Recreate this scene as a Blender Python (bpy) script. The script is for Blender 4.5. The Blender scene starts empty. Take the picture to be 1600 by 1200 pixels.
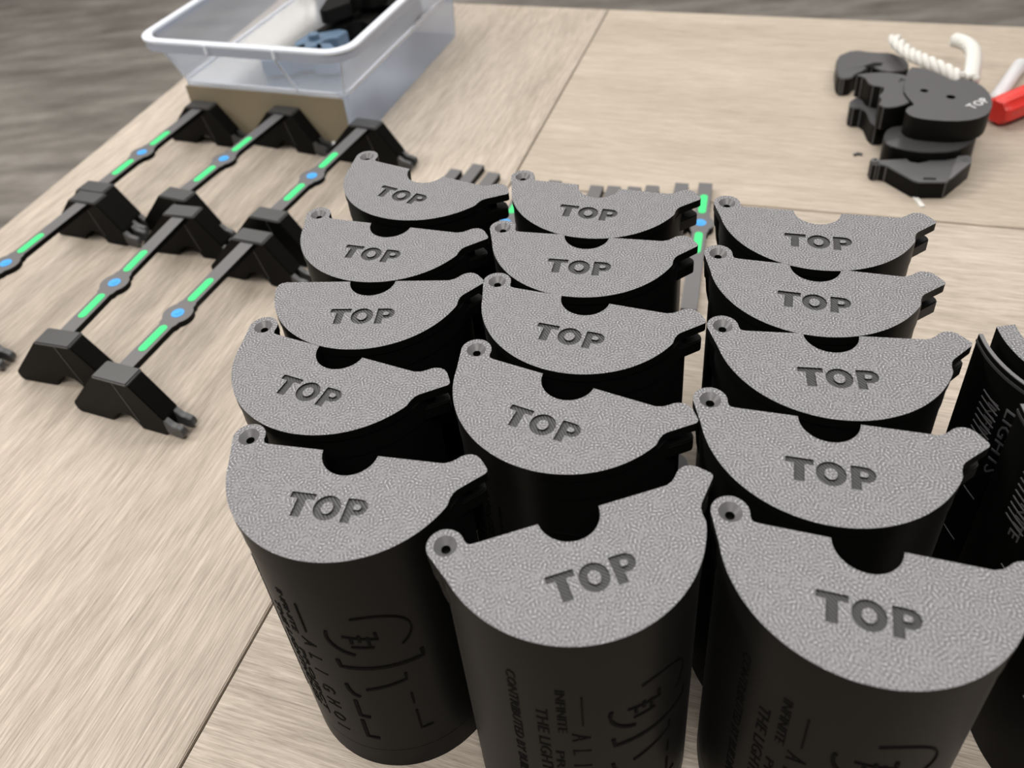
import bpy, bmesh, math, random
from mathutils import Vector, Matrix
from mathutils.geometry import tessellate_polygon
random.seed(7)
C = bpy.context.scene.collection
PI = math.pi
S = 0.045                 # outer radius of a shell (m)
HL = 3.37 * S             # height of a shell

# ------------------------------------------------------------------ camera
PITCH, ROLL = math.radians(36.397), -0.10596324
HC = 5.42133 * S + HL
ca, sa = math.cos(PITCH), math.sin(PITCH)
fw = Vector((0, ca, -sa)); rt = Vector((1, 0, 0)); up = Vector((0, sa, ca))
RV = math.cos(ROLL) * rt + math.sin(ROLL) * up
UV = -math.sin(ROLL) * rt + math.cos(ROLL) * up
cam_data = bpy.data.cameras.new('camera')
cam = bpy.data.objects.new('camera', cam_data); C.objects.link(cam)
M = Matrix.Identity(4)
for i in range(3):
    M[i][0] = RV[i]; M[i][1] = UV[i]; M[i][2] = -fw[i]
M.translation = Vector((0, 0, HC))
cam.matrix_world = M
cam_data.sensor_width = 36
cam_data.lens = 1343.823 / 1600 * 36
cam_data.shift_x = (800 - 781.425) / 1600
cam_data.shift_y = -(600 - 380.268) / 1600
cam_data.clip_start = 0.01
cam_data.dof.use_dof = True
cam_data.dof.focus_distance = 0.37
cam_data.dof.aperture_fstop = 11
bpy.context.scene.camera = cam

# ------------------------------------------------------------------ world, lights, exposure
w = bpy.data.worlds.new('room_light'); bpy.context.scene.world = w
w.use_nodes = True
w.node_tree.nodes['Background'].inputs[0].default_value = (1.0, 0.97, 0.93, 1)
w.node_tree.nodes['Background'].inputs[1].default_value = 0.12

def overhead_panel(x, y, z, sx, sy, power, col=(1, 0.965, 0.92)):
    ld = bpy.data.lights.new('overhead_panel', 'AREA'); ld.shape = 'RECTANGLE'
    ld.size = sx; ld.size_y = sy; ld.energy = power; ld.color = col
    o = bpy.data.objects.new('overhead_panel', ld); C.objects.link(o)
    o.location = (x, y, z)
for px in (-1.45, 0.0, 1.45):
    for py in (1.15, 2.15, 3.3):
        overhead_panel(px, py, 2.0, 1.2, 0.6, 11.5 if py < 3 else 8)
overhead_panel(-2.2, 0.75, 1.95, 0.8, 0.6, 44)
overhead_panel(-0.2, -0.75, 2.0, 1.2, 0.6, 35)  # added fill behind the camera, brightens the near tables
overhead_panel(1.5, -0.2, 2.0, 1.2, 0.6, 9)
vs = bpy.context.scene.view_settings
vs.view_transform = 'Standard'; vs.look = 'None'; vs.gamma = 1; vs.use_curve_mapping = False
vs.exposure = 0.0

# ------------------------------------------------------------------ materials
def newmat(name):
    m = bpy.data.materials.new(name); m.use_nodes = True
    return m, m.node_tree, m.node_tree.nodes['Principled BSDF']
def setv(b, **k):
    for n, v in k.items():
        b.inputs[n.replace('_', ' ')].default_value = v
def col(r, g, b): return (r, g, b, 1)
def node(nt, t, **k):
    n = nt.nodes.new(t)
    for a, v in k.items(): setattr(n, a, v)
    return n
def ramp(nt, fac, stops):
    r = node(nt, 'ShaderNodeValToRGB'); e = r.color_ramp.elements
    e[0].position, e[0].color = stops[0]; e[1].position, e[1].color = stops[-1]
    for p, c in stops[1:-1]:
        x = e.new(p); x.color = c
    nt.links.new(fac, r.inputs[0]); return r
def bump(nt, b, h, strength, dist):
    n = node(nt, 'ShaderNodeBump'); n.inputs['Strength'].default_value = strength
    n.inputs['Distance'].default_value = dist
    nt.links.new(h, n.inputs['Height']); nt.links.new(n.outputs[0], b.inputs['Normal']); return n

def plain(name, c, rough=0.5, **k):
    m, nt, b = newmat(name); setv(b, Base_Color=col(*c), Roughness=rough, **k); return m

def mat_black():
    m, nt, b = newmat('black_printed_plastic')
    nt.nodes.remove(b); out = nt.nodes['Material Output']; L = nt.links.new
    tc = node(nt, 'ShaderNodeTexCoord'); mp = node(nt, 'ShaderNodeMapping')
    mp.inputs['Scale'].default_value = (30, 30, 5000)
    L(tc.outputs['Object'], mp.inputs[0])
    n = node(nt, 'ShaderNodeTexNoise'); n.inputs['Scale'].default_value = 1; n.inputs['Detail'].default_value = 2
    L(mp.outputs[0], n.inputs['Vector'])
    bp_ = node(nt, 'ShaderNodeBump'); bp_.inputs['Strength'].default_value = .12; bp_.inputs['Distance'].default_value = .0001
    L(n.outputs['Fac'], bp_.inputs['Height'])
    df = node(nt, 'ShaderNodeBsdfDiffuse'); df.inputs[0].default_value = col(.0045, .0045, .0043)
    gl = node(nt, 'ShaderNodeBsdfGlossy'); gl.inputs['Roughness'].default_value = .36
    fr = node(nt, 'ShaderNodeFresnel'); fr.inputs[0].default_value = 1.45
    k = node(nt, 'ShaderNodeMath', operation='MULTIPLY'); k.inputs[1].default_value = .34
    mx = node(nt, 'ShaderNodeMixShader')
    L(bp_.outputs[0], df.inputs['Normal']); L(bp_.outputs[0], gl.inputs['Normal'])
    L(fr.outputs[0], k.inputs[0]); L(k.outputs[0], mx.inputs[0]); L(df.outputs[0], mx.inputs[1]); L(gl.outputs[0], mx.inputs[2])
    L(mx.outputs[0], out.inputs[0])
    return m
def mat_engraving_shade():
    return plain('engraving_shade_black', (.002, .002, .002), .8)  # recess shade of the engraved lettering put into a darker black
def mat_textured():
    # top faces printed on a textured plate: fine worm-like relief
    m, nt, b = newmat('textured_dark_plastic')
    tc = node(nt, 'ShaderNodeTexCoord')
    n = node(nt, 'ShaderNodeTexGabor', gabor_type='2D')
    n.inputs['Scale'].default_value = 330; n.inputs['Frequency'].default_value = 2.3
    n.inputs['Anisotropy'].default_value = 0.0
    nt.links.new(tc.outputs['Object'], n.inputs['Vector'])
    r = ramp(nt, n.outputs['Value'], [(.34, col(0, 0, 0)), (.52, col(.30, .30, .30)), (.66, col(1, 1, 1))])
    cr = ramp(nt, r.outputs[0], [(0, col(.13, .128, .136)), (1, col(.405, .40, .42))])  # overhead sheen and relief highlights put into the grey of the tops
    nt.links.new(cr.outputs[0], b.inputs['Base Color'])
    setv(b, Roughness=.46)
    b.inputs['Specular IOR Level'].default_value = .75
    bump(nt, b, r.outputs[0], 1.0, .0005)
    return m
def mat_grey_bar():
    m, nt, b = newmat('dark_grey_flat_plastic')
    setv(b, Base_Color=col(.11, .108, .112), Roughness=.42)  # bar tops: overhead sheen put into the grey, bar sides stay black
    b.inputs['Specular IOR Level'].default_value = .7
    n = node(nt, 'ShaderNodeTexNoise'); n.inputs['Scale'].default_value = 900
    tc = node(nt, 'ShaderNodeTexCoord'); nt.links.new(tc.outputs['Object'], n.inputs['Vector'])
    bump(nt, b, n.outputs['Fac'], .2, .0002)
    return m
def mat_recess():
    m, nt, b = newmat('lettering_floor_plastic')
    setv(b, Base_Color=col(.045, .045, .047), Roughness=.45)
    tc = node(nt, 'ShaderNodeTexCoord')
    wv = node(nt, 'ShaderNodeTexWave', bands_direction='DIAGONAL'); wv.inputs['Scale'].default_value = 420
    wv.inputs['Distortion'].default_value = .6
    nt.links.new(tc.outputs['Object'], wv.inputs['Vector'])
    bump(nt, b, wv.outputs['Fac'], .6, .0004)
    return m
def mat_wood(name, light, dark, seed):
    m, nt, b = newmat(name)
    tc = node(nt, 'ShaderNodeTexCoord')
    def nz(scale, detail, rough=.6, dist=0.0):
        mp = node(nt, 'ShaderNodeMapping'); mp.inputs['Scale'].default_value = scale
        mp.inputs['Location'].default_value = (seed * 3.1, seed * 7.7, seed)
        n = node(nt, 'ShaderNodeTexNoise'); n.inputs['Scale'].default_value = 1
        n.inputs['Detail'].default_value = detail; n.inputs['Roughness'].default_value = rough
        n.inputs['Distortion'].default_value = dist
        nt.links.new(tc.outputs['Object'], mp.inputs[0]); nt.links.new(mp.outputs[0], n.inputs['Vector'])
        return n.outputs['Fac']
    big = nz((3.5, 24, 1), 3); fine = nz((42, 900, 1), 3, .7, .4); mid = nz((14, 150, 1), 4, .6, .4)
    def mix(a, b_, f):
        x = node(nt, 'ShaderNodeMix'); x.data_type = 'FLOAT'; x.inputs[0].default_value = f
        nt.links.new(a, x.inputs[2]); nt.links.new(b_, x.inputs[3]); return x.outputs[0]
    v = mix(mix(big, mid, .45), fine, .56)
    r = ramp(nt, v, [(.36, col(*dark)), (.5, col(*[(a + c) / 2 for a, c in zip(light, dark)])), (.62, col(*light))])
    nt.links.new(r.outputs[0], b.inputs['Base Color'])
    setv(b, Roughness=.5); b.inputs['Specular IOR Level'].default_value = .35
    bump(nt, b, mix(fine, mid, .25), .8, .0008)
    return m
def mat_carpet():
    m, nt, b = newmat('grey_brown_carpet')
    tc = node(nt, 'ShaderNodeTexCoord'); mp = node(nt, 'ShaderNodeMapping')
    mp.inputs['Scale'].default_value = (3.2, 13, 1); mp.inputs['Rotation'].default_value = (0, 0, math.radians(-8))
    n = node(nt, 'ShaderNodeTexNoise'); n.inputs['Scale'].default_value = 1; n.inputs['Detail'].default_value = 7
    n.inputs['Roughness'].default_value = .68
    nt.links.new(tc.outputs['Object'], mp.inputs[0]); nt.links.new(mp.outputs[0], n.inputs['Vector'])
    r = ramp(nt, n.outputs['Fac'], [(.30, col(.115, .105, .093)), (.5, col(.22, .20, .178)), (.70, col(.36, .335, .305))])
    nt.links.new(r.outputs[0], b.inputs['Base Color']); setv(b, Roughness=.95)
    n2 = node(nt, 'ShaderNodeTexNoise'); n2.inputs['Scale'].default_value = 260
    nt.links.new(tc.outputs['Object'], n2.inputs['Vector']); bump(nt, b, n2.outputs['Fac'], .5, .004)
    return m
def mat_frosted():
    m, nt, b = newmat('frosted_clear_plastic')
    nt.nodes.remove(b); out = nt.nodes['Material Output']
    tr = node(nt, 'ShaderNodeBsdfTransparent'); tr.inputs[0].default_value = col(.93, .95, .98)
    tl = node(nt, 'ShaderNodeBsdfTranslucent'); tl.inputs[0].default_value = col(.68, .73, .84)
    df = node(nt, 'ShaderNodeBsdfDiffuse'); df.inputs[0].default_value = col(.64, .69, .80)
    gl = node(nt, 'ShaderNodeBsdfGlossy'); gl.inputs['Roughness'].default_value = .22
    m1 = node(nt, 'ShaderNodeMixShader'); m1.inputs[0].default_value = .5
    m2 = node(nt, 'ShaderNodeMixShader'); m2.inputs[0].default_value = .50
    m3 = node(nt, 'ShaderNodeMixShader'); fr = node(nt, 'ShaderNodeFresnel'); fr.inputs[0].default_value = 1.18
    L = nt.links.new
    L(tl.outputs[0], m1.inputs[1]); L(df.outputs[0], m1.inputs[2])
    L(tr.outputs[0], m2.inputs[1]); L(m1.outputs[0], m2.inputs[2])
    L(fr.outputs[0], m3.inputs[0]); L(m2.outputs[0], m3.inputs[1]); L(gl.outputs[0], m3.inputs[2])
    L(m3.outputs[0], out.inputs[0])
    return m
BLACK = mat_black(); ENGR_SHADE = mat_engraving_shade(); ENGR_SHADE.node_tree.nodes['Principled BSDF'].inputs['Specular IOR Level'].default_value = .08
TEX = mat_textured(); GREY = mat_grey_bar(); REC = mat_recess()
GREEN = plain('mint_green_inlay', (.045, .74, .22), .55)
BLUE = plain('sky_blue_inlay', (.05, .36, .86), .5)
WOOD_A = mat_wood('pale_oak_laminate_long', (.62, .54, .455), (.31, .26, .21), 1)
WOOD_B = mat_wood('pale_oak_laminate_far', (.55, .475, .39), (.34, .285, .225), 2)
WOOD_C = mat_wood('pale_oak_laminate_near', (.62, .54, .455), (.31, .26, .21), 3)
EDGE = plain('grey_edge_banding', (.30, .25, .19), .5)
CARPET = mat_carpet()
FROST = mat_frosted()
RIM = plain('milky_plastic_rim', (.80, .84, .92), .3)
SKIRT = plain('lilac_milky_plastic', (.42, .45, .54), .3)
TAN = plain('tan_panel', (.30, .25, .165), .7)
ROPE = plain('white_cotton_rope', (.74, .73, .69), .8)
WHITE = plain('white_gloss_plastic', (.80, .80, .82), .3)
RED = plain('red_gloss_plastic', (.68, .03, .022), .35)
METAL = plain('dark_screw_steel', (.25, .25, .26), .35, Metallic=1.0)
GLOSS = plain('satin_black_plastic', (.05, .05, .051), .28)
PILE = plain('worn_dark_grey_plastic', (.075, .074, .077), .42)
LEG = plain('grey_painted_steel', (.25, .25, .26), .5)
PALEBLUE = plain('slate_blue_plastic', (.10, .16, .24), .5)

# ------------------------------------------------------------------ helpers
def obj(name, bm, mats, parent=None, smooth=True, loc=None, bevel=0):
    me = bpy.data.meshes.new(name)
    bmesh.ops.remove_doubles(bm, verts=bm.verts, dist=1e-7)
    bmesh.ops.recalc_face_normals(bm, faces=bm.faces)
    if bevel:
        es = [e for e in bm.edges if len(e.link_faces) == 2 and e.calc_face_angle(0) > .6]
        bmesh.ops.bevel(bm, geom=es, offset=bevel, segments=2, affect='EDGES', clamp_overlap=True)
    bm.to_mesh(me); bm.free()
    for m in (mats if isinstance(mats, (list, tuple)) else [mats]): me.materials.append(m)
    if smooth:
        me.shade_smooth()
        try: me.set_sharp_from_angle(angle=math.radians(32))
        except Exception: pass
    o = bpy.data.objects.new(name, me); C.objects.link(o)
    if parent: o.parent = parent
    if loc: o.location = loc
    return o
def tag(o, label=None, cat=None, group=None, kind=None):
    if label: o['label'] = label
    if cat: o['category'] = cat
    if group: o['group'] = group
    if kind: o['kind'] = kind
    return o
def thing(name, label, cat, loc=(0, 0, 0), rz=0, group=None):
    o = bpy.data.objects.new(name, None); C.objects.link(o)
    o.empty_display_size = .01
    o.location = loc; o.rotation_euler = (0, 0, rz)
    return tag(o, label, cat, group)
def copy_tree(o, parent=None):
    c = o.copy(); C.objects.link(c); c.parent = parent
    for ch in list(o.children): copy_tree(ch, c)
    return c
def clean(pts):
    out = []
    for p in pts:
        if not out or (abs(p[0] - out[-1][0]) + abs(p[1] - out[-1][1])) > 1e-7: out.append(p)
    if abs(out[0][0] - out[-1][0]) + abs(out[0][1] - out[-1][1]) < 1e-7: out.pop()
    return out
def prism(bm, outer, z0, z1, holes=(), T=None, top_mat=0, side_mat=0, bottom=True, hole_walls=True):
    """extruded polygon with holes; T maps (x, y, z) to the final coordinate"""
    T = T or (lambda x, y, z: (x, y, z))
    loops = [clean(outer)] + [clean(h) for h in holes]
    flat = [p for l in loops for p in l]
    vt = [bm.verts.new(T(p[0], p[1], z1)) for p in flat]
    vb = [bm.verts.new(T(p[0], p[1], z0)) for p in flat]
    for t in tessellate_polygon([[Vector((p[0], p[1], 0)) for p in l] for l in loops]):
        try:
            f = bm.faces.new([vt[i] for i in t]); f.material_index = top_mat
            if bottom:
                f = bm.faces.new([vb[i] for i in reversed(t)]); f.material_index = side_mat
        except ValueError: pass
    k = 0
    for li, l in enumerate(loops):
        n = len(l)
        if li == 0 or hole_walls:
            for i in range(n):
                j = (i + 1) % n
                try:
                    f = bm.faces.new((vb[k + i], vb[k + j], vt[k + j], vt[k + i])); f.material_index = side_mat
                except ValueError: pass
        k += n
def sc(pts, s=S): return [(x * s, y * s) for x, y in pts]
def arc(cx, cy, r, a0, a1, n):
    return [(cx + r * math.cos(math.radians(a0 + (a1 - a0) * i / n)), cy + r * math.sin(math.radians(a0 + (a1 - a0) * i / n))) for i in range(n + 1)]
def circle(cx, cy, r, n=24): return arc(cx, cy, r, 0, 360, n)[:-1]
def tube(bm, pts, r, n=12, cap=True):
    pts = [Vector(p) for p in pts]; rings = []
    rad = r if isinstance(r, (list, tuple)) else [r] * len(pts)
    ref = Vector((0, 0, 1))
    for i, p in enumerate(pts):
        d = (pts[min(i + 1, len(pts) - 1)] - pts[max(i - 1, 0)]).normalized()
        a = ref.cross(d)
        if a.length < 1e-3: a = Vector((1, 0, 0)).cross(d)
        a.normalize(); b = d.cross(a)
        rings.append([bm.verts.new(p + (a * math.cos(2 * PI * k / n) + b * math.sin(2 * PI * k / n)) * rad[i]) for k in range(n)])
    for q, s in zip(rings, rings[1:]):
        for k in range(n): bm.faces.new((q[k], q[(k + 1) % n], s[(k + 1) % n], s[k]))
    if cap: bm.faces.new(rings[0][::-1]); bm.faces.new(rings[-1])
def box(bm, x0, x1, y0, y1, z0, z1): prism(bm, [(x0, y0), (x1, y0), (x1, y1), (x0, y1)], z0, z1)

# ------------------------------------------------------------------ setting: floor
bm = bmesh.new()
prism(bm, [(-6, -3), (6, -3), (6, 9), (-6, 9)], -.76, -.74)
tag(obj('floor', bm, CARPET, smooth=False), 'grey brown streaked carpet floor below the tables', None, None, 'structure')

# ------------------------------------------------------------------ tables
def unit(deg): return Vector((math.cos(math.radians(deg)), math.sin(math.radians(deg))))
P0 = Vector((.1541, .9707)); DS = Vector((.1541 + .1641, .9707 - .1765)).normalized()     # long seam
CR = Vector((.1924, .5539)); DC = Vector((.3803 - .1924, .4861 - .5539)).normalized()      # cross seam
LF = Vector((-.3392, .9003)); DL = Vector((-.3392 + .4298, .9003 - .6346)).normalized()    # left edge
FA = Vector((-.0172, 1.0514)); DF = Vector((.5637 + .0172, .8159 - 1.0514)).normalized()   # far edge
def isect(p, d, q, e):
    den = d.x * e.y - d.y * e.x; t = ((q.x - p.x) * e.y - (q.y - p.y) * e.x) / den
    return p + d * t
NR = Vector((-.4, -.35)); DN = unit(-21)
def off(p, v): return p + v
def make_table(name, label, poly, mat, grain_deg, band=None, frame=None):
    org = sum((Vector(p) for p in poly), Vector((0, 0))) / len(poly)
    g = math.radians(grain_deg)
    t = thing(name, label, 'table', (org.x, org.y, -.74), g, 'oak laminate tables pushed together')
    def loc(p):
        d = Vector(p) - org
        return (d.x * math.cos(-g) - d.y * math.sin(-g), d.x * math.sin(-g) + d.y * math.cos(-g))
    q = [loc(p) for p in poly]
    bm = bmesh.new(); prism(bm, q, .74 - .025, .74 - .00002)
    obj('tabletop', bm, mat, t, smooth=False, bevel=.0006)
    bm = bmesh.new()                                            # edge band just under the surface
    c = Vector((sum(p[0] for p in q) / len(q), sum(p[1] for p in q) / len(q)))
    q2 = [tuple(c + (Vector(p) - c) * 1.0006) for p in q]
    prism(bm, q2, .74 - .0245, .74 - .0018)
    obj('edge_band', bm, EDGE, t, smooth=False)
    for p in q:
        v = c + (Vector(p) - c) * .86
        b2 = bmesh.new(); prism(b2, [(v.x + a * .02, v.y + b_ * .02) for a, b_ in ((-1, -1), (1, -1), (1, 1), (-1, 1))], 0, .714)
        obj('leg', b2, LEG, t, smooth=False)
    return t
gap = Vector((DS.y, -DS.x)) * .0007
pA = [isect(LF, DL, FA, DF), isect(P0, DS, FA, DF), isect(P0, DS, NR, DN), isect(LF, DL, NR, DN)]
make_table('laminate_table', 'pale oak laminate table along the left, under the bin and the rails', [pA[0], pA[1] - gap, pA[2] - gap, pA[3]], WOOD_A, 68.2)
far_r = FA + DF * 1.5
crr = CR + DC * .95
x = isect(P0, DS, CR, DC)
up_ = Vector((-DC.y, DC.x)) * .0007
make_table('laminate_table', 'pale oak laminate table at the far right, under the pile of loose plates', [isect(P0, DS, FA, DF) + gap, far_r, crr + up_, x + gap + up_], WOOD_B, -21)
make_table('laminate_table', 'pale oak laminate table at the near right, under the rows of standing half shells', [x + gap - up_, crr - up_, isect(crr, DS, NR, DN), isect(P0, DS, NR, DN) + gap], WOOD_C, -21)

# ------------------------------------------------------------------ half shells
def lid_outline(lobe=True):
    p = []
    p += [(-.70, 0)] if lobe else [(-.66, 0)]
    p += [(-.232, 0)] + arc(.005, .012, .238, 183, 357, 22) + [(.242, 0)]
    p += [(.79, 0), (.84, .018), (.88, .048), (.915, .085), (.95, .108), (.99, .118), (1.035, .113), (1.07, .092),
          (1.10, .058), (1.13, .022), (1.152, -.008), (1.157, -.028), (1.148, -.05), (1.125, -.073), (.962, -.232), (.94, -.268), (.926, -.32)]
    p += arc(0, 0, 1, -22.5, -166 if lobe else -174, 56)
    if lobe:
        p += arc(-.923, .05, .14, -167, -360, 22) + [(-.772, .02), (-.752, .004)]
    else:
        p += [(-.985, -.04), (-.955, 0 - .012), (-.905, .0), (-.84, 0)]
        p = [q for q in p]
    return p
def letters():
    """bold TOP: outlines and counters, units of the radius"""
    T = [(-.325, -.425), (-.118, -.425), (-.118, -.480), (-.185, -.480), (-.185, -.645), (-.262, -.645), (-.262, -.480), (-.325, -.480)]
    def ell(cx, cy, rx, ry, n=28): return [(cx + rx * math.cos(2 * PI * i / n), cy + ry * math.sin(2 * PI * i / n)) for i in range(n)]
    O = ell(.005, -.535, .110, .113); Oi = ell(.005, -.535, .047, .055, 20)
    P = [(.145, -.425), (.25, -.425)] + arc(.25, -.4975, .0725, 90, -90, 12) + [(.215, -.570), (.215, -.645), (.145, -.645)]
    Pi = [(.210, -.472), (.245, -.472)] + arc(.245, -.4965, .0245, 90, -90, 8) + [(.210, -.521)]
    return T, O, Oi, P, Pi
T_, O_, Oi_, P_, Pi_ = [sc(l) for l in letters()]
HX, HY = -.923 * S, .05 * S
def half_disc(r, back=0.0, a0=-2, a1=-178):
    return [(-.232 * S, back)] + sc(arc(.005, .0, .238, 183, 357, 18)) + [(.242 * S, back)] + arc(0, 0, r, a0, a1, 60)
def add_lid(parent, lobe=True):
    out = sc(lid_outline(lobe))
    hole = circle(HX, HY, .088 * S, 28)
    holes = [T_, O_, P_] + ([hole] if lobe else [])
    bm = bmesh.new()
    prism(bm, out, HL - .0009, HL, holes, top_mat=0, side_mat=1, bottom=False)
    prism(bm, Oi_, HL - .0009, HL, top_mat=0, side_mat=1, bottom=False)
    prism(bm, Pi_, HL - .0009, HL, top_mat=0, side_mat=1, bottom=False)
    prism(bm, out, HL - .0022, HL - .0009, [hole] if lobe else [], top_mat=1, side_mat=1, bottom=False, hole_walls=False)
    bore = circle(HX, HY, .035 * S, 28)
    prism(bm, out, HL - .0042, HL - .0022, [bore] if lobe else [], top_mat=1, side_mat=1, hole_walls=False)
    if lobe:                                                      # countersink cone and bore
        def ring(r, z): return [bm.verts.new((HX + r * math.cos(2 * PI * i / 28), HY + r * math.sin(2 * PI * i / 28), z)) for i in range(28)]
        rs = [ring(.0875 * S, HL), ring(.036 * S, HL - .0021), ring(.034 * S, HL - .0075)]
        for k_, (a, b) in enumerate(zip(rs, rs[1:])):
            for i in range(28):
                f = bm.faces.new((a[i], a[(i + 1) % 28], b[(i + 1) % 28], b[i])); f.material_index = 2 if k_ == 0 else 1
        f = bm.faces.new(rs[-1]); f.material_index = 1
    lid = obj('lid', bm, [TEX, BLACK, GREY], parent)
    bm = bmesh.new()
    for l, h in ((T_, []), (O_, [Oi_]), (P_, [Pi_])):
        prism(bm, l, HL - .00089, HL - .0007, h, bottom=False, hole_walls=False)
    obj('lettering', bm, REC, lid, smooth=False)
    return lid
RB = .982 * S
def wall_ring(bm, r0, r1, z0, z1, a0=-1, a1=-179, n=64):
    prism(bm, arc(0, 0, r0, a0, a1, n) + arc(0, 0, r1, a1, a0, n), z0, z1)
def cyl_map(theta0, z0, size):
    """text space (x right, y up) wrapped on the shell, reading downwards, letter tops towards +theta"""
    def f(x, y, r):
        th = math.radians(theta0) + y * size / RB; z = z0 - x * size
        return (r * math.cos(th), r * math.sin(th), z)
    return f
def text_mesh(body, extr=1.0):
    cu = bpy.data.curves.new('t', 'FONT'); cu.body = body; cu.size = 1; cu.resolution_u = 2
    o = bpy.data.objects.new('t', cu); C.objects.link(o)
    dg = bpy.context.evaluated_depsgraph_get()
    me = bpy.data.meshes.new_from_object(o.evaluated_get(dg))
    C.objects.unlink(o); bpy.data.objects.remove(o)
    return me
def add_text(bm, body, theta0, z0, size, stretch=1.0, width=None):
    me = text_mesh(body)
    xs = [v.co.x for v in me.vertices]; k = (width / (max(xs) - min(xs)) / size) if width else stretch
    f = cyl_map(theta0, z0, size)
    b2 = bmesh.new(); b2.from_mesh(me)
    r = bmesh.ops.extrude_face_region(b2, geom=b2.faces[:])
    ext = {e for e in r['geom'] if isinstance(e, bmesh.types.BMVert)}
    for v in b2.verts:
        v.co = f(v.co.x * k, v.co.y, RB + (.00022 if v in ext else -.0004))
    tmp = bpy.data.meshes.new('tmp'); b2.to_mesh(tmp); b2.free(); bm.from_mesh(tmp)
    bpy.data.meshes.remove(tmp); bpy.data.meshes.remove(me)
def stroke(bm, pts, wd=.0011):
    """raised line on the cylinder through (theta, z) points"""
    P3 = []
    for (t0, z0), (t1, z1) in zip(pts, pts[1:]):
        n = max(2, int(abs(t1 - t0) / 3))
        for i in range(n + 1):
            P3.append((math.radians(t0 + (t1 - t0) * i / n), z0 + (z1 - z0) * i / n))
    q = []
    for p in P3:
        if not q or abs(p[0] - q[-1][0]) + abs(p[1] - q[-1][1]) > 1e-6: q.append(p)
    rows = []
    for i, (t, z) in enumerate(q):
        a = q[max(i - 1, 0)]; b = q[min(i + 1, len(q) - 1)]
        d = Vector(((b[0] - a[0]) * RB, b[1] - a[1])).normalized(); nn = Vector((-d.y, d.x)) * wd / 2
        row = []
        for s, r in ((1, -.0004), (1, .00035), (-1, .00035), (-1, -.0004)):
            tt = t + s * nn.x / RB; zz = z + s * nn.y
            row.append(bm.verts.new(((RB + r) * math.cos(tt), (RB + r) * math.sin(tt), zz)))
        rows.append(row)
    for a, b in zip(rows, rows[1:]):
        for k in range(3): bm.faces.new((a[k], a[k + 1], b[k + 1], b[k]))
    bm.faces.new(rows[0]); bm.faces.new(rows[-1][::-1])
def body_lettering(parent):
    bm = bmesh.new()
    add_text(bm, 'CONTRIBUTED BY BUILDINGS', 222.5, .128, .0050, width=.092)
    add_text(bm, 'THE LIGHTHOUSE', 234.5, .110, .0058, width=.076)
    add_text(bm, 'INFINITE', 243.5, .124, .0046, width=.028)
    add_text(bm, 'PROJECT', 241.5, .082, .0044, width=.05)
    stroke(bm, [(254.3, .1195), (254.3, .1010)], .0007)
    for k, ch in enumerate('ALIGHOI'):
        add_text(bm, ch, 249.3, .0950 - k * .0113, .0092, stretch=.92)
    obj('small_lettering', bm, ENGR_SHADE, parent, smooth=False)
    bm = bmesh.new()                                               # round mark with a building in it
    ell = lambda a0, a1: [(286.5 + 20.5 * math.cos(math.radians(a)), .1035 + .0128 * math.sin(math.radians(a))) for a in range(a0, a1 + 1, 8)]
    stroke(bm, ell(165, 252), .0013); stroke(bm, ell(-45, 112), .0008)
    for t, z, dz in ((278, .1030, .003), (282, .1050, .004), (286, .1035, .0055), (290, .1060, .003)):
        stroke(bm, [(t, z), (t, z - dz)], .0012)
    stroke(bm, [(274, .1045), (291, .1015)], .0009); stroke(bm, [(277, .0975), (288, .0965)], .001)
    stroke(bm, [(267.3, .0875), (268, .0825), (309, .0815), (309, .0865)], .0016)  # dark strokes draw the shadow edges of big engraved letters
    stroke(bm, [(267, .0690), (267.6, .0650), (269.5, .0615), (272.5, .0600)], .0015)
    stroke(bm, [(277, .0660), (298, .0700), (298.4, .0745)], .0012)
    stroke(bm, [(268.6, .0565), (268.6, .0440), (274, .0435)], .0016)
    stroke(bm, [(268.4, .0400), (268.4, .0260), (275, .0255)], .0016)
    stroke(bm, [(298.3, .0590), (298.3, .0510)], .001); stroke(bm, [(298.4, .0450), (298.4, .0300), (305, .0300)], .001)
    obj('large_lettering', bm, ENGR_SHADE, parent, smooth=False)
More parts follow.
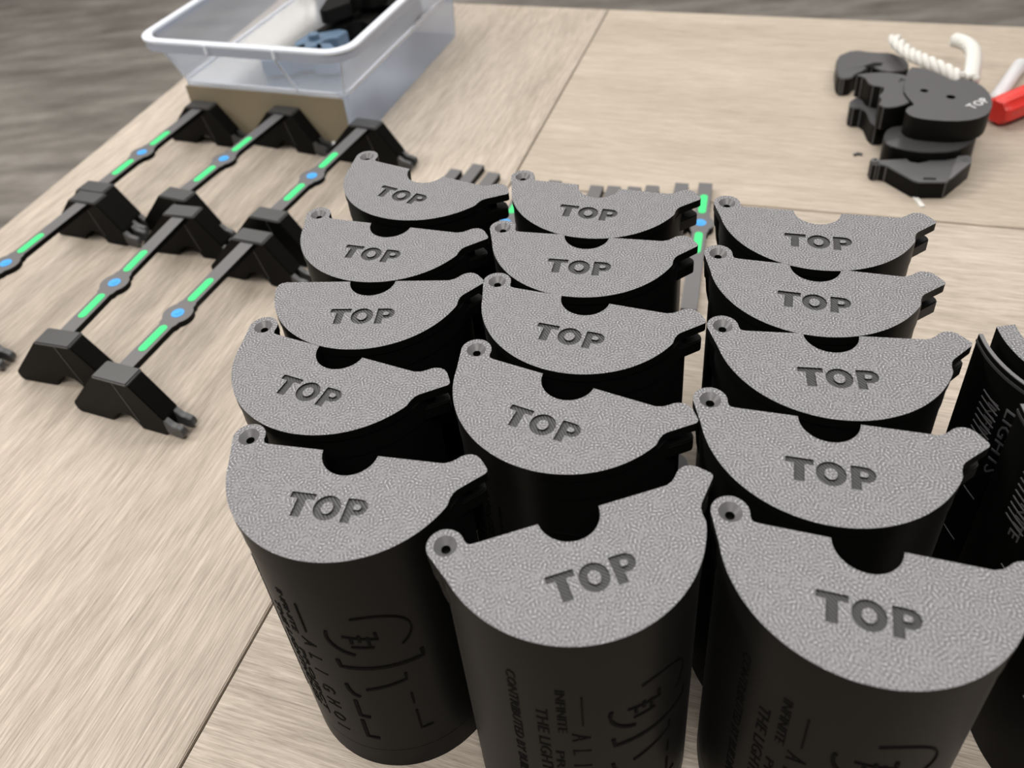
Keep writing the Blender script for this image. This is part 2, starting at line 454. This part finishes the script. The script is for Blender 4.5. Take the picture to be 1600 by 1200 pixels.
def make_shell(lobe=True):
    t = thing('half_shell', 'tmp', 'shell')
    add_lid(t, lobe)
    bm = bmesh.new(); prism(bm, half_disc(.99 * S, -.0003), HL - .0150, HL - .0042); obj('end_cap', bm, BLACK, t)
    # lower of the two right-hand lugs
    bm = bmesh.new()
    lug = sc([(.80, -.02), (.86, .01), (.93, .07), (.99, .09), (1.05, .075), (1.11, .02), (1.13, -.02), (1.12, -.055), (.955, -.22), (.90, -.36), (.75, -.3)])
    prism(bm, lug, HL - .0160, HL - .0096); obj('lug', bm, BLACK, t, bevel=.0005)
    if lobe:                                                       # hinge arm that tapers from the lobe into the wall
        bm = bmesh.new(); rings = []
        for z, k, r in ((HL - .0042, 0, .135), (HL - .012, .10, .130), (HL - .0125, .10, .118), (HL - .019, .35, .115), (HL - .034, 1.0, .06)):
            cx = -.923 + .07 * k; cy = .05 - .22 * k
            rings.append([bm.verts.new(((cx + r * math.cos(2 * PI * i / 20)) * S, (cy + r * math.sin(2 * PI * i / 20)) * S, z)) for i in range(20)])
        for a, b in zip(rings, rings[1:]):
            for i in range(20): bm.faces.new((a[i], a[(i + 1) % 20], b[(i + 1) % 20], b[i]))
        bm.faces.new(rings[0]); bm.faces.new(rings[-1][::-1])
        obj('hinge_arm', bm, BLACK, t)
        bm = bmesh.new()
        tube(bm, [(HX, HY, HL - .0072), (HX, HY, HL - .0058)], .028 * S, 14); obj('screw', bm, METAL, t)
    bm = bmesh.new()
    wall_ring(bm, RB, RB - .003, .0148, HL - .0155); wall_ring(bm, RB - .0012, RB - .003, HL - .0155, HL - .0149)
    wall_ring(bm, RB - .0006, RB - .003, .0144, .0148)
    obj('shell_wall', bm, BLACK, t)
    bm = bmesh.new(); prism(bm, half_disc(RB, -.0003), 0, .0144); obj('base_cap', bm, BLACK, t)
    body_lettering(t)
    return t

SH = [('left', 5, [(-.805, 8.9512, -.5679), (-1.1955, 7.9122, -.3603), (-1.339, 6.9366, -.148), (-1.5841, 5.9332, -.483), (-1.398, 4.7105, -.2666)]),
      ('middle', 5, [(1.1894, 8.2417, -.3785), (.9163, 7.3206, -.2901), (.7542, 6.3008, -.4153), (.4543, 5.2573, -.5253), (.2841, 3.899, .2168)]),
      ('right', 5, [(3.3673, 7.3145, -.3205), (3.0264, 6.422, -.3582), (2.824, 5.4748, -.23), (2.4544, 4.5237, -.3294), (2.3037, 3.4031, -.3673)])]
ORD = ['farthest', 'second farthest', 'centre', 'second nearest', 'nearest']
DETAIL = {
 ('left', 0): 'farthest black half-cylinder shell of the left row, turned most askew',
 ('left', 2): 'middle black half shell of the left row, the only lid without a screw hole',
 ('left', 4): 'nearest black half-cylinder shell of the left row, side lettering showing above the table seam',
 ('middle', 0): 'farthest black half-cylinder shell of the middle row, in front of the row of flat bars',
 ('middle', 4): 'nearest black shell of the middle row, its lid TOP slanting up to the right',
 ('right', 0): 'farthest black half-cylinder shell of the right row, shiny spot on its lid tab',
 ('right', 4): 'nearest and largest black half-cylinder shell of the right row, lid cut by the frame',
}
shell0 = make_shell(True); used = False
shellx = make_shell(False)
for row, n, poses in SH:
    for i, (x_, y_, t_) in enumerate(poses):
        if (row, i) == ('left', 2): o = shellx
        elif not used: o = shell0; used = True
        else: o = copy_tree(shell0)
        o.location = (x_ * S, y_ * S, 0); o.rotation_euler = (0, 0, t_)
        o['label'] = DETAIL.get((row, i), '%s black half-cylinder shell of the %s row, lid reads TOP' % (ORD[i], row))
        o['group'] = 'black half shells standing in three rows'

# open shells without a TOP lid, nested at the right edge
def make_open():
    t = thing('open_half_shell', 'tmp', 'shell')
    bm = bmesh.new()
    wall_ring(bm, .045, .0432, 0, HL, -6, -190, 64)
    obj('shell_wall', bm, BLACK, t, bevel=.0003)
    bm = bmesh.new(); wall_ring(bm, .0449, .0434, HL, HL + .0004, -6, -190, 64); obj('rim', bm, GREY, t)  # lighter grey lip stands for the highlight along the rim
    bm = bmesh.new(); wall_ring(bm, .0453, .0448, HL - .0035, HL - .0022, -6, -190, 64); obj('rib', bm, GLOSS, t)
    bm = bmesh.new()
    prism(bm, arc(.005, .004, .0415, -30, -190, 48) + arc(.0075, .0055, .0365, -190, -30, 48), HL - .012, HL + .0002, top_mat=0, side_mat=1)
    obj('inner_collar', bm, [TEX, BLACK], t)
    bm = bmesh.new(); prism(bm, arc(0, 0, .0425, -8, -188, 48), 0, .004); obj('base_cap', bm, BLACK, t)
    global RB
    keep = RB; RB = .045
    for word, th, z, wdt in (('INFINITE', 193, HL - .016, .034), ('LIGHTS', 203, HL - .014, .036)):
        bm = bmesh.new(); add_text(bm, word, th, z, .0066, width=wdt); obj('lettering', bm, GREY, t, smooth=False)
    lines = [((188, HL - .016 - k * .0034), (200, HL - .018 - k * .0034)) for k in range(9)] + [((196, .085), (204, .083)), ((193, .055), (202, .053))]
    for ln in lines:
        bm = bmesh.new(); stroke(bm, ln, .0005); obj('fine_line', bm, GREY, t, smooth=False)
    RB = keep
    return t
op = make_open()
for i, (x_, y_, rz, lab) in enumerate([(.226, .2275, -.06, 'black open half shell at the right edge, farthest of three, rim and bright lettering visible'),
                                   (.2222, .1915, -.05, 'black open half shell at the right edge, middle one of three nested'),
                                   (.2200, .1535, -.06, 'black open half shell in the bottom right corner, nearest of three nested')]):
    o = op if i == 0 else copy_tree(op)
    o.location = (x_, y_, 0); o.rotation_euler = (0, 0, rz); o['label'] = lab; o['group'] = 'open half shells at the right edge'

# ------------------------------------------------------------------ light rails on end brackets
PROF = [(-.0443, .0077), (-.0436, .0025), (-.0415, 0), (-.0141, 0), (-.0105, .0055), (-.006, .0092), (-.001, .0105), (.004, .0092),
        (.0075, .0045), (.0095, 0), (.0290, 0), (.0310, .0040), (.0310, .0150), (.0137, .040), (-.0142, .040)]
def xz(bm, prof, y0, y1):
    prism(bm, prof, y0, y1, T=lambda a, b, c: (a, c, b))
def make_bracket(parent, y):
    bm = bmesh.new(); xz(bm, PROF, y - .0068, y + .0068)
    b = obj('end_bracket', bm, BLACK, parent, bevel=.0007)
    bm = bmesh.new(); xz(bm, [(-.0146, .0385), (.0141, .0385), (.0132, .0408), (-.0135, .0408)], y - .0074, y + .0074)
    obj('cap', bm, GLOSS, b, bevel=.0008)
    for k in (-1, 1):
        bm = bmesh.new(); yy = y + k * .0046
        xz(bm, [(.0300, .0145), (.0300, .0030), (.0365, .0012)] + arc(.0390, .0052, .0043, -80, 90, 10) + [(.0350, .0102)], yy - .0021, yy + .0021)
        obj('lug', bm, GLOSS, b, bevel=.0006)
    bm = bmesh.new(); xz(bm, [(.0010, .0395), (.0016, .0395), (.0100, .0070), (.0094, .0070)], y - .0071, y - .0066)
    obj('seam_line', bm, GLOSS, b)
    return b
def bar_mesh(L0, L1, yd, z0, z1):
    w2 = .0054
    out = [(-w2, L0), (w2, L0), (w2, yd - .0125), (w2 + .0010, yd - .0108)] + arc(0, yd, .0102, -48, 48, 10) + [(w2 + .0010, yd + .0108), (w2, yd + .0125),
           (w2, L1), (-w2, L1), (-w2, yd + .0125), (-w2 - .0010, yd + .0108)] + arc(0, yd, .0102, 132, 228, 10) + [(-w2 - .0010, yd - .0108), (-w2, yd - .0125)]
    bm = bmesh.new(); prism(bm, out, z0, z1, top_mat=0, side_mat=1); return bm
def strip(parent, y0, y1, z):
    r = .0029
    bm = bmesh.new(); prism(bm, arc(0, y1 - r, r, 0, 180, 10) + arc(0, y0 + r, r, 180, 360, 10), z - .0006, z + .00025)
    obj('green_strip', bm, GREEN, parent)
def dot(parent, y, z):
    bm = bmesh.new(); prism(bm, circle(0, y, .0043, 24), z - .0006, z + .0002)
    d = obj('blue_dot', bm, BLUE, parent)
    bm = bmesh.new(); prism(bm, circle(-.0004, y + .0004, .0022, 14), z - .0002, z + .0005); obj('dome', bm, BLUE, d)
LR = .146
def make_rail():
    t = thing('light_rail', 'tmp', 'rail')
    obj('bar', bar_mesh(.006, LR - .006, .0587, .0345, .039), [GREY, BLACK], t)
    strip(t, .0587 - .0375, .0587 - .0125, .039); strip(t, .0587 + .0125, .0587 + .0375, .039); dot(t, .0587, .039)
    make_bracket(t, 0); make_bracket(t, LR)
    return t
rail0 = make_rail()
def at_back(bx, by, deg): d = unit(deg); return (bx - d.x * LR, by - d.y * LR)
a_front = at_back(-.3291, .6046, 66.6)
for i, (x_, y_, deg, lab) in enumerate([
    (a_front[0], a_front[1], 66.6, 'black light rail at the left edge, its near bracket outside the frame, green strips'),
    (-.3271, .6197, 66.5, 'black light rail nearest the left table edge in the back set, by the clear bin'),
    (-.2913, .4306, 70.5, 'black light rail in the middle of the front set, white glint on its near bracket'),
    (-.2533, .5947, 62.5, 'black light rail in the middle of the back set, in front of the clear bin'),
    (-.2416, .3911, 65.3, 'nearest black light rail, beside the second nearest half shell of the left row'),
    (-.1724, .5504, 63.1, 'black light rail of the back set nearest the half shells, behind their left row')]):
    o = rail0 if i == 0 else copy_tree(rail0)
    o.location = (x_, y_, 0); o.rotation_euler = (0, 0, math.radians(deg - 90)); o['label'] = lab
    o['group'] = 'light rails standing on end brackets'

# loose bars lying flat behind and between the shells
def make_bar(strips):
    t = thing('light_bar', 'tmp', 'bar')
    obj('bar', bar_mesh(0, .157, .101, 0, .0062), [GREY, BLACK], t)
    if strips:
        strip(t, .101 - .0385, .101 - .0125, .0062); strip(t, .101 + .0125, .101 + .0385, .0062); dot(t, .101, .0062)
    return t
bs, bp = make_bar(True), make_bar(False)
def far_end(fx, fy, deg): d = unit(deg); return fx - d.x * .157, fy - d.y * .157
BARS = [(True, *far_end(.1713, .5806, 71.5), 71.5, 'dark grey light bar with green strips lying flat, rightmost of the flat bars'),
        (True, *far_end(.0285, .6068, 66.0), 66.0, 'flat light bar whose green strip shows between the left and middle shell rows'),
        (False, *far_end(.1528, .5843, 71.5), 71.5, 'plain dark grey bar end, second from the right of the flat bars'),
        (False, *far_end(.1289, .5852, 71.5), 71.5, 'plain dark grey bar end, third from the right of the flat bars'),
        (False, *far_end(.1144, .5861, 69), 69, 'plain dark grey bar end, fourth from the right of the flat bars'),
        (False, *far_end(.0983, .5902, 69), 69, 'plain dark grey bar end, right one of two seen through the farthest middle lid notch'),
        (False, *far_end(.0846, .5939, 69), 69, 'plain dark grey bar end, left one of two seen through the farthest middle lid notch'),
        (False, *far_end(.0518, .6084, 69), 69, 'plain dark grey bar end just right of the screw hole of the farthest middle shell'),
        (False, *far_end(.0014, .6310, 63.5), 63.5, 'plain dark grey bar end, right one of three behind the farthest left shell'),
        (False, *far_end(-.0115, .6475, 63.5), 63.5, 'plain dark grey bar end, middle and longest one of three behind the farthest left shell'),
        (False, *far_end(-.0310, .6430, 62), 62, 'plain dark grey bar end, left one of three behind the farthest left shell')]
first = {True: bs, False: bp}; seen = set()
for s_, x_, y_, deg, lab in BARS:
    if s_ in seen: o = copy_tree(first[s_])
    else: o = first[s_]; seen.add(s_)
    o.location = (x_, y_, 0); o.rotation_euler = (0, 0, math.radians(deg - 90)); o['label'] = lab
    o['group'] = 'flat bars lying behind the half shells'
bm = bmesh.new(); prism(bm, [(.058, .300), (.058, .268), (.0885, .268)] + [(.0885 - .006 + .006 * math.cos(a), .300 + .006 * math.sin(a)) for a in (0, .4, .8, 1.2, 1.57)] , 0, .016)
tag(obj('grey_block', bm, GREY, bevel=.0008), 'small dark grey rounded block in the gap behind the nearest middle shell', 'block')

# ------------------------------------------------------------------ clear bins
E1 = Vector((math.cos(math.radians(157.4)), math.sin(math.radians(157.4))))   # towards the left
E2 = Vector((math.cos(math.radians(67.4)), math.sin(math.radians(67.4))))     # towards the back
def rrect(w_, d_, r, n=5, ox=0, oy=0):
    x0, x1, y0, y1 = ox, ox + w_, oy, oy + d_
    p = arc(x1 - r, y0 + r, r, -90, 0, n) + arc(x1 - r, y1 - r, r, 0, 90, n) + arc(x0 + r, y1 - r, r, 90, 180, n) + arc(x0 + r, y0 + r, r, 180, 270, n)
    return p
BW, BD = .176, .2675
rz = math.radians(67.4 - 90)
base_l = Vector((-.1227, .6940)) + E2 * .012 + E1 * (BW + .006)            # front left corner = local origin, x to the right, y to the back
def tub(parent, z0, z1, o0, o1, th, r0=.008, r1=.016):
    """open tub wall between rounded rectangles; o = outward offset"""
    bm = bmesh.new()
    def ring(o_, r, z, inn):
        return [bm.verts.new((x, y, z)) for x, y in rrect(BW + 2 * o_ - 2 * inn, BD + 2 * o_ - 2 * inn, r, 5, -o_ + inn, -o_ + inn)]
    A = ring(o0, r0, z0, 0); B = ring(o1, r1, z1, 0)
    n = len(A)
    for i in range(n): bm.faces.new((A[i], A[(i + 1) % n], B[(i + 1) % n], B[i]))
    return bm, A
def band(r_in, r_out, z0, z1, rr):
    bm = bmesh.new()
    prism(bm, rrect(BW + 2 * r_out, BD + 2 * r_out, rr + .004, 6, -r_out, -r_out), z0, z1,
          [rrect(BW + 2 * r_in, BD + 2 * r_in, rr, 6, -r_in, -r_in)])
    return bm
low = thing('storage_bin', 'lower clear plastic bin with a tan front, standing on the left table', 'bin', (base_l.x, base_l.y, 0), rz, 'stacked clear bins')
bm, A = tub(low, .0008, .0545, -.002, 0, .001, .008, .008); bm.faces.new(A[::-1]); obj('tub', bm, FROST, low)
obj('rim', band(-.0015, .0008, .0535, .0557, .008), RIM, low, bevel=.0004)
bm = bmesh.new(); prism(bm, [(.003, -.0022), (BW - .003, -.0022), (BW - .003, -.0008), (.003, -.0008)], .0005, .0530)  # even tan sheet over the front of the lower bin
obj('front_panel', bm, TAN, low, smooth=False)['label'] = 'plain tan front panel'
upb = thing('storage_bin', 'upper clear plastic bin with a milky rim and black parts inside, at the top left', 'bin', (base_l.x, base_l.y, .0559), rz, 'stacked clear bins')
bm, A = tub(upb, 0, .050, 0, .0155, .001, .010, .020); bm.faces.new(A[::-1]); obj('tub', bm, FROST, upb)
obj('base_ridge', band(-.0012, .0008, 0, .0018, .010), RIM, upb, bevel=.0003)
ri = band(.0152, .0228, .0485, .0515, .020); obj('rim', ri, RIM, upb, bevel=.0008)
obj('rim_skirt', band(.0215, .0229, .0410, .0490, .024), SKIRT, upb)
for xq in (.058, .128):
    bm = bmesh.new()
    prism(bm, [(xq - .0012, -.0245), (xq + .0012, -.0245), (xq + .0012, -.0225), (xq - .0012, -.0225)], .0425, .0515)
    obj('rim_tab', bm, RIM, upb, smooth=False)
bm = bmesh.new()
tube(bm, [(.128, -.0010, .001), (.118, -.0165, .047)], .0011, 6); obj('wall_rib', bm, RIM, upb)
for (a, b) in (((0, 0), (-.0150, -.0150)), ((BW, 0), (BW + .0150, -.0150)), ((BW, BD), (BW + .0150, BD + .0150))):
    sgx = 1 if a[0] == 0 else -1; sgy = 1 if a[1] == 0 else -1
    bm = bmesh.new()
    tube(bm, [(a[0] + sgx * .003, a[1] + sgy * .003, .001), (b[0] + sgx * .005, b[1] + sgy * .005, .048)], .0008, 6)
    obj('corner_ridge', bm, RIM, upb)
def bin_pt(x, y, z): p = base_l + (-E1) * x + E2 * y; return (p.x, p.y, z)
# things inside the upper bin
def bin_part(k, x, y, z, ang, mat, lab, scale=1.0):
    t = thing('bracket_part', lab, 'bracket', bin_pt(x, y, z), rz + ang, 'parts inside the clear bin')
    bm = bmesh.new(); prism(bm, [(a * scale, b * scale) for a, b in PROF], 0, .0135)
    obj('plate', bm, mat, t, bevel=.0006)
    bm = bmesh.new(); prism(bm, [(a * scale, b * scale) for a, b in arc(0, .024, .006, 0, 360, 14)[:-1]], .0135, .019)
    obj('boss', bm, mat, t)
zb = .0580
bin_part(0, .120, .030, zb, .2, PALEBLUE, 'slate blue bracket part on the clear bin floor behind its front wall')
bin_part(1, .125, .075, zb, 1.4, PALEBLUE, 'slate blue bracket part behind the foremost one in the clear bin', .9)
bin_part(2, .135, .115, zb, .6, BLACK, 'black bracket part lying in the middle of the clear bin')
bin_part(3, .140, .160, zb, -.5, BLACK, 'black bracket part towards the back of the clear bin')
bin_part(4, .132, .135, zb + .020, 1.0, BLACK, 'black bracket part on top of the others in the clear bin')
bin_part(5, .105, .185, zb, 2.2, BLACK, 'black bracket part farthest back in the clear bin')
bin_part(6, .140, .195, zb + .020, .3, BLACK, 'black bracket part on top at the back of the clear bin')

# ------------------------------------------------------------------ pile of loose plates, ropes, pen and red handle
def plate(name, lab, pts, z0, z1, cat='plate', mat=(PILE, BLACK), holes=(), bev=.0008):
    c = Vector((sum(p[0] for p in pts) / len(pts), sum(p[1] for p in pts) / len(pts)))
    t = thing(name, lab, cat, (c.x, c.y, z0), 0, 'loose dark plates at the top right')
    bm = bmesh.new(); prism(bm, [(p[0] - c.x, p[1] - c.y) for p in pts], 0, z1 - z0, [[(p[0] - c.x, p[1] - c.y) for p in h] for h in holes], top_mat=0, side_mat=1)
    obj('plate', bm, list(mat), t, bevel=0 if holes else bev)
    return t, c
def smoothpoly(pts, it=2):
    for _ in range(it):
        q = []
        for i in range(len(pts)):
            a, b = pts[i], pts[(i + 1) % len(pts)]
            q += [(a[0] * .78 + b[0] * .22, a[1] * .78 + b[1] * .22), (a[0] * .22 + b[0] * .78, a[1] * .22 + b[1] * .78)]
        pts = q
    return pts
B_ = [(.3359, .6007), (.3415, .6064), (.3474, .6085), (.3473, .6192), (.3494, .6353), (.3724, .6752), (.3829, .6696), (.3901, .6572), (.3955, .6407), (.404, .645), (.4099, .6378), (.4126, .6258), (.4111, .6124), (.4044, .5954), (.3931, .5814), (.3795, .5757), (.3634, .5764), (.3435, .5843), (.3361, .5917)]
C_ = [(0.3204, 0.5971), (0.3265, 0.6058), (0.3336, 0.6106), (0.3398, 0.6106), (0.3487, 0.6138), (0.4003, 0.6023), (0.393, 0.5863), (0.38, 0.5721), (0.3613, 0.5631), (0.3394, 0.5665), (0.3261, 0.574), (0.3169, 0.5831)]
D_ = [(.325, .6744), (.3335, .676), (.3512, .6741), (.3636, .6665), (.3694, .6562), (.37, .6429), (.3645, .6302), (.3526, .6192), (.3371, .6121), (.3247, .6118), (.3224, .6195), (.3278, .625), (.3292, .6343), (.3342, .6387), (.3396, .6468), (.3292, .6527), (.3311, .6684)]
EE = [(0.3433, 0.7585), (0.3646, 0.769), (0.3795, 0.7587), (0.395, 0.754), (0.4019, 0.7401), (0.401, 0.7285), (0.3943, 0.7137), (0.3727, 0.7152), (0.3648, 0.7336), (0.3563, 0.7231), (0.3457, 0.7176), (0.3394, 0.7105), (0.3305, 0.7108), (0.3294, 0.7184)]
DL_ = [(.3218, .6698), (.3421, .6768), (.3640, .6600), (.3600, .6330), (.332, .6182), (.3215, .6205), (.3277, .6514), (.3157, .6542)]
plate('curved_plate', 'dark curved plate lying under the big curved plate, at the top right pile', smoothpoly(C_, 1), 0, .0225, mat=(GLOSS, BLACK))
tB, cB = plate('curved_plate', 'big dark half-round plate with pale lettering and two holes, on top of the right pile', smoothpoly(B_, 1), .0227, .042,
   holes=[circle(.3650, .6300, .0032, 14), circle(.3800, .6150, .0036, 14)])
def flat_word(parent, word, ox, oy, z, size, deg, mat, label=None):
    a = math.radians(deg); adv = 0
    for ch in word:
        me = text_mesh(ch); bm = bmesh.new(); bm.from_mesh(me)
        wd = max(v.co.x for v in bm.verts)
        r_ = bmesh.ops.extrude_face_region(bm, geom=bm.faces[:]); ex = {e for e in r_['geom'] if isinstance(e, bmesh.types.BMVert)}
        for v in bm.verts:
            u = (v.co.x + adv) * size; q = v.co.y * size
            v.co = (ox + u * math.cos(a) - q * math.sin(a), oy + u * math.sin(a) + q * math.cos(a), z + (.0003 if v in ex else -.0002))
        o = obj('letter', bm, mat, parent, smooth=False); adv += wd + .08
        if label: o['label'] = label
flat_word(tB, 'TOP', .012, -.026, .0193, .0105, 28, WHITE, 'pale worn letter')
plate('notched_plate', 'lowest dark notched plate at the left of the pile, mostly hidden', smoothpoly(DL_, 1), 0, .019)
tD, cD = plate('notched_plate', 'dark notched plate with dark lettering on top of the left of the pile', smoothpoly(D_, 1), .0192, .040)
flat_word(tD, 'TOP', .3530 - cD.x, .6560 - cD.y, .0208, .0090, -58, BLACK)
tE, cE = plate('hooked_plate', 'dark hooked plate at the far left of the pile, beside the white rope', smoothpoly(EE, 1), 0, .018)
bm = bmesh.new(); prism(bm, [(-.006, .0), (.006, .004), (.013, .002), (.010, -.003), (-.002, -.004)], .0178, .0183); obj('slot', bm, BLACK, tE)
# end bracket lying on its side in front of the pile
FB = [(0.3022, 0.5759), (0.3046, 0.5781), (0.3078, 0.5775), (0.3097, 0.5743), (0.33, 0.5722), (0.3306, 0.5673), (0.3356, 0.5642), (0.3431, 0.5654), (0.347, 0.5707), (0.3684, 0.5683), (0.377, 0.5672), (0.3773, 0.5624), (0.3739, 0.5563), (0.3469, 0.5357), (0.343, 0.5333), (0.3239, 0.5371), (0.3206, 0.5403), (0.3118, 0.561), (0.3105, 0.5646), (0.3062, 0.5675), (0.3034, 0.5668), (0.3006, 0.5694)]
FW = [(0.3676, 0.567), (0.3763, 0.5661), (0.3767, 0.5617), (0.3732, 0.5556), (0.3467, 0.5356), (0.3461, 0.5364)]
t = thing('loose_bracket', 'dark end bracket lying flat in front of the pile by the table seam', 'bracket', (.3395, .5600, 0), 0, 'loose dark plates at the top right')
lc = lambda pts: [(p[0] - .3395, p[1] - .5600) for p in pts]
bm = bmesh.new(); prism(bm, lc(FB), 0, .0150, top_mat=0, side_mat=1); obj('plate', bm, [PILE, BLACK], t, bevel=.0007)
bm = bmesh.new(); prism(bm, lc(FW), .0148, .0160); obj('raised_wedge', bm, GREY, t, bevel=.0004)
for cx, cy in lc([(.3707, .5599), (.3046, .5725)]):
    bm = bmesh.new(); prism(bm, circle(cx, cy, .0030, 18), .0150, .0166, [circle(cx, cy, .0016, 14)]); obj('boss', bm, GREY, t)
bm = bmesh.new(); prism(bm, lc([(.3299, .5429), (.3384, .5406), (.3373, .5383), (.3284, .5404)])[::-1], .0148, .0152); obj('slot', bm, BLACK, t)

def resample(pts, n):
    P = [Vector(p) for p in pts]; out = []
    for i in range(n + 1):
        u = i / n * (len(P) - 1); k = min(int(u), len(P) - 2); f = u - k
        p0, p1, p2, p3 = P[max(k - 1, 0)], P[k], P[k + 1], P[min(k + 2, len(P) - 1)]
        out.append(.5 * ((2 * p1) + (-p0 + p2) * f + (2 * p0 - 5 * p1 + 4 * p2 - p3) * f * f + (-p0 + 3 * p1 - 3 * p2 + p3) * f ** 3))
    return out
def rope(lab, pts, R, turns, strands=3):
    t = thing('rope', lab, 'rope', tuple(pts[0]), 0, 'white rope ends')
    c = resample(pts, 90)
    for s in range(strands):
        q = []
        for i, p in enumerate(c):
            d = (c[min(i + 1, len(c) - 1)] - c[max(i - 1, 0)]).normalized()
            a = Vector((0, 0, 1)).cross(d).normalized(); b = d.cross(a)
            ph = 2 * PI * (turns * i / len(c) + s / strands)
            q.append(p + (a * math.cos(ph) + b * math.sin(ph)) * R * .58 - Vector(pts[0]))
        bm = bmesh.new(); tube(bm, q, [R * .46 * (.75 if i in (0, 90) else 1) for i in range(91)], 9); obj('strand', bm, ROPE, t)
rope('white twisted rope end lying along the back of the dark hooked plate', [(.3975, .7580, .030), (.3952, .7379, .031), (.3955, .7181, .032), (.3985, .7040, .033), (.4040, .6900, .033), (.4110, .6760, .032), (.4150, .6640, .031)], .0062, 3.6)
rope('white braided rope end curving up behind the big half-round plate', [(.4480, .7420, .030), (.4535, .7330, .030), (.4530, .7180, .030), (.4450, .7000, .030), (.4340, .6800, .030), (.4225, .6610, .030)], .0068, 7, 4)
# white pen and red handle
t = thing('white_pen', 'white round pen lying behind the red handle at the right edge', 'pen', (.4500, .6620, .0065), 0)
d = Vector((.0586, .0630, 0)).normalized()
bm = bmesh.new(); tube(bm, [d * 0, d * .084, d * .086, d * .087], [.0062, .0062, .0050, .002], 20); obj('barrel', bm, WHITE, t)
bm = bmesh.new(); tube(bm, [d * -.002, d * 0], [.0045, .0062], 20); obj('end_plug', bm, WHITE, t)
t = thing('red_handle', 'red fluted plastic tool handle at the right edge beside the dark pile', 'tool', (.4330, .6310, .0135), math.radians(24))
bm = bmesh.new()
n = 40; rings = []
for x_, k in ((0, .78), (.002, .93), (.006, 1), (.05, 1.02), (.10, .98), (.104, .8)):
    rings.append([bm.verts.new((x_, math.cos(2 * PI * i / n) * .0128 * k * (1 - .09 * (math.cos(8 * 2 * PI * i / n) > .3)), math.sin(2 * PI * i / n) * .0128 * k * (1 - .09 * (math.cos(8 * 2 * PI * i / n) > .3)))) for i in range(n)])
for a, b in zip(rings, rings[1:]):
    for i in range(n): bm.faces.new((a[i], a[(i + 1) % n], b[(i + 1) % n], b[i]))
bm.faces.new(rings[0]); bm.faces.new(rings[-1])
obj('grip', bm, RED, t)
bm = bmesh.new(); tube(bm, [(.104, 0, 0), (.19, 0, 0)], .003, 12); obj('shaft', bm, METAL, t)
# grey scrap, made-up cream strip, white bead
bm = bmesh.new(); tube(bm, [(-.004, 0, .0012), (0, .001, .0016), (.003, -.001, .0012)], .0012, 6)
tag(obj('plastic_scrap', bm, METAL, loc=(.3072, .6068, 0)), 'tiny grey scrap on the table left of the pile of plates', 'scrap')
bm = bmesh.new(); prism(bm, [(-.0018, -.010), (.0018, -.010), (.0022, .010), (-.0014, .010)], 0, .0012)  # made-up strip, put in for a bright cream mark at the seam
tag(obj('cream_strip', bm, ROPE, loc=(.3240, .5350, 0), smooth=False), 'small added cream strip in front of the loose bracket at the table seam', 'scrap')
bm = bmesh.new(); bmesh.ops.create_uvsphere(bm, u_segments=14, v_segments=8, radius=.0042)
tag(obj('white_bead', bm, WHITE, loc=(-0.1452, 0.7120, .0042)), 'small white bead at the front corner of the clear bins', 'bead')
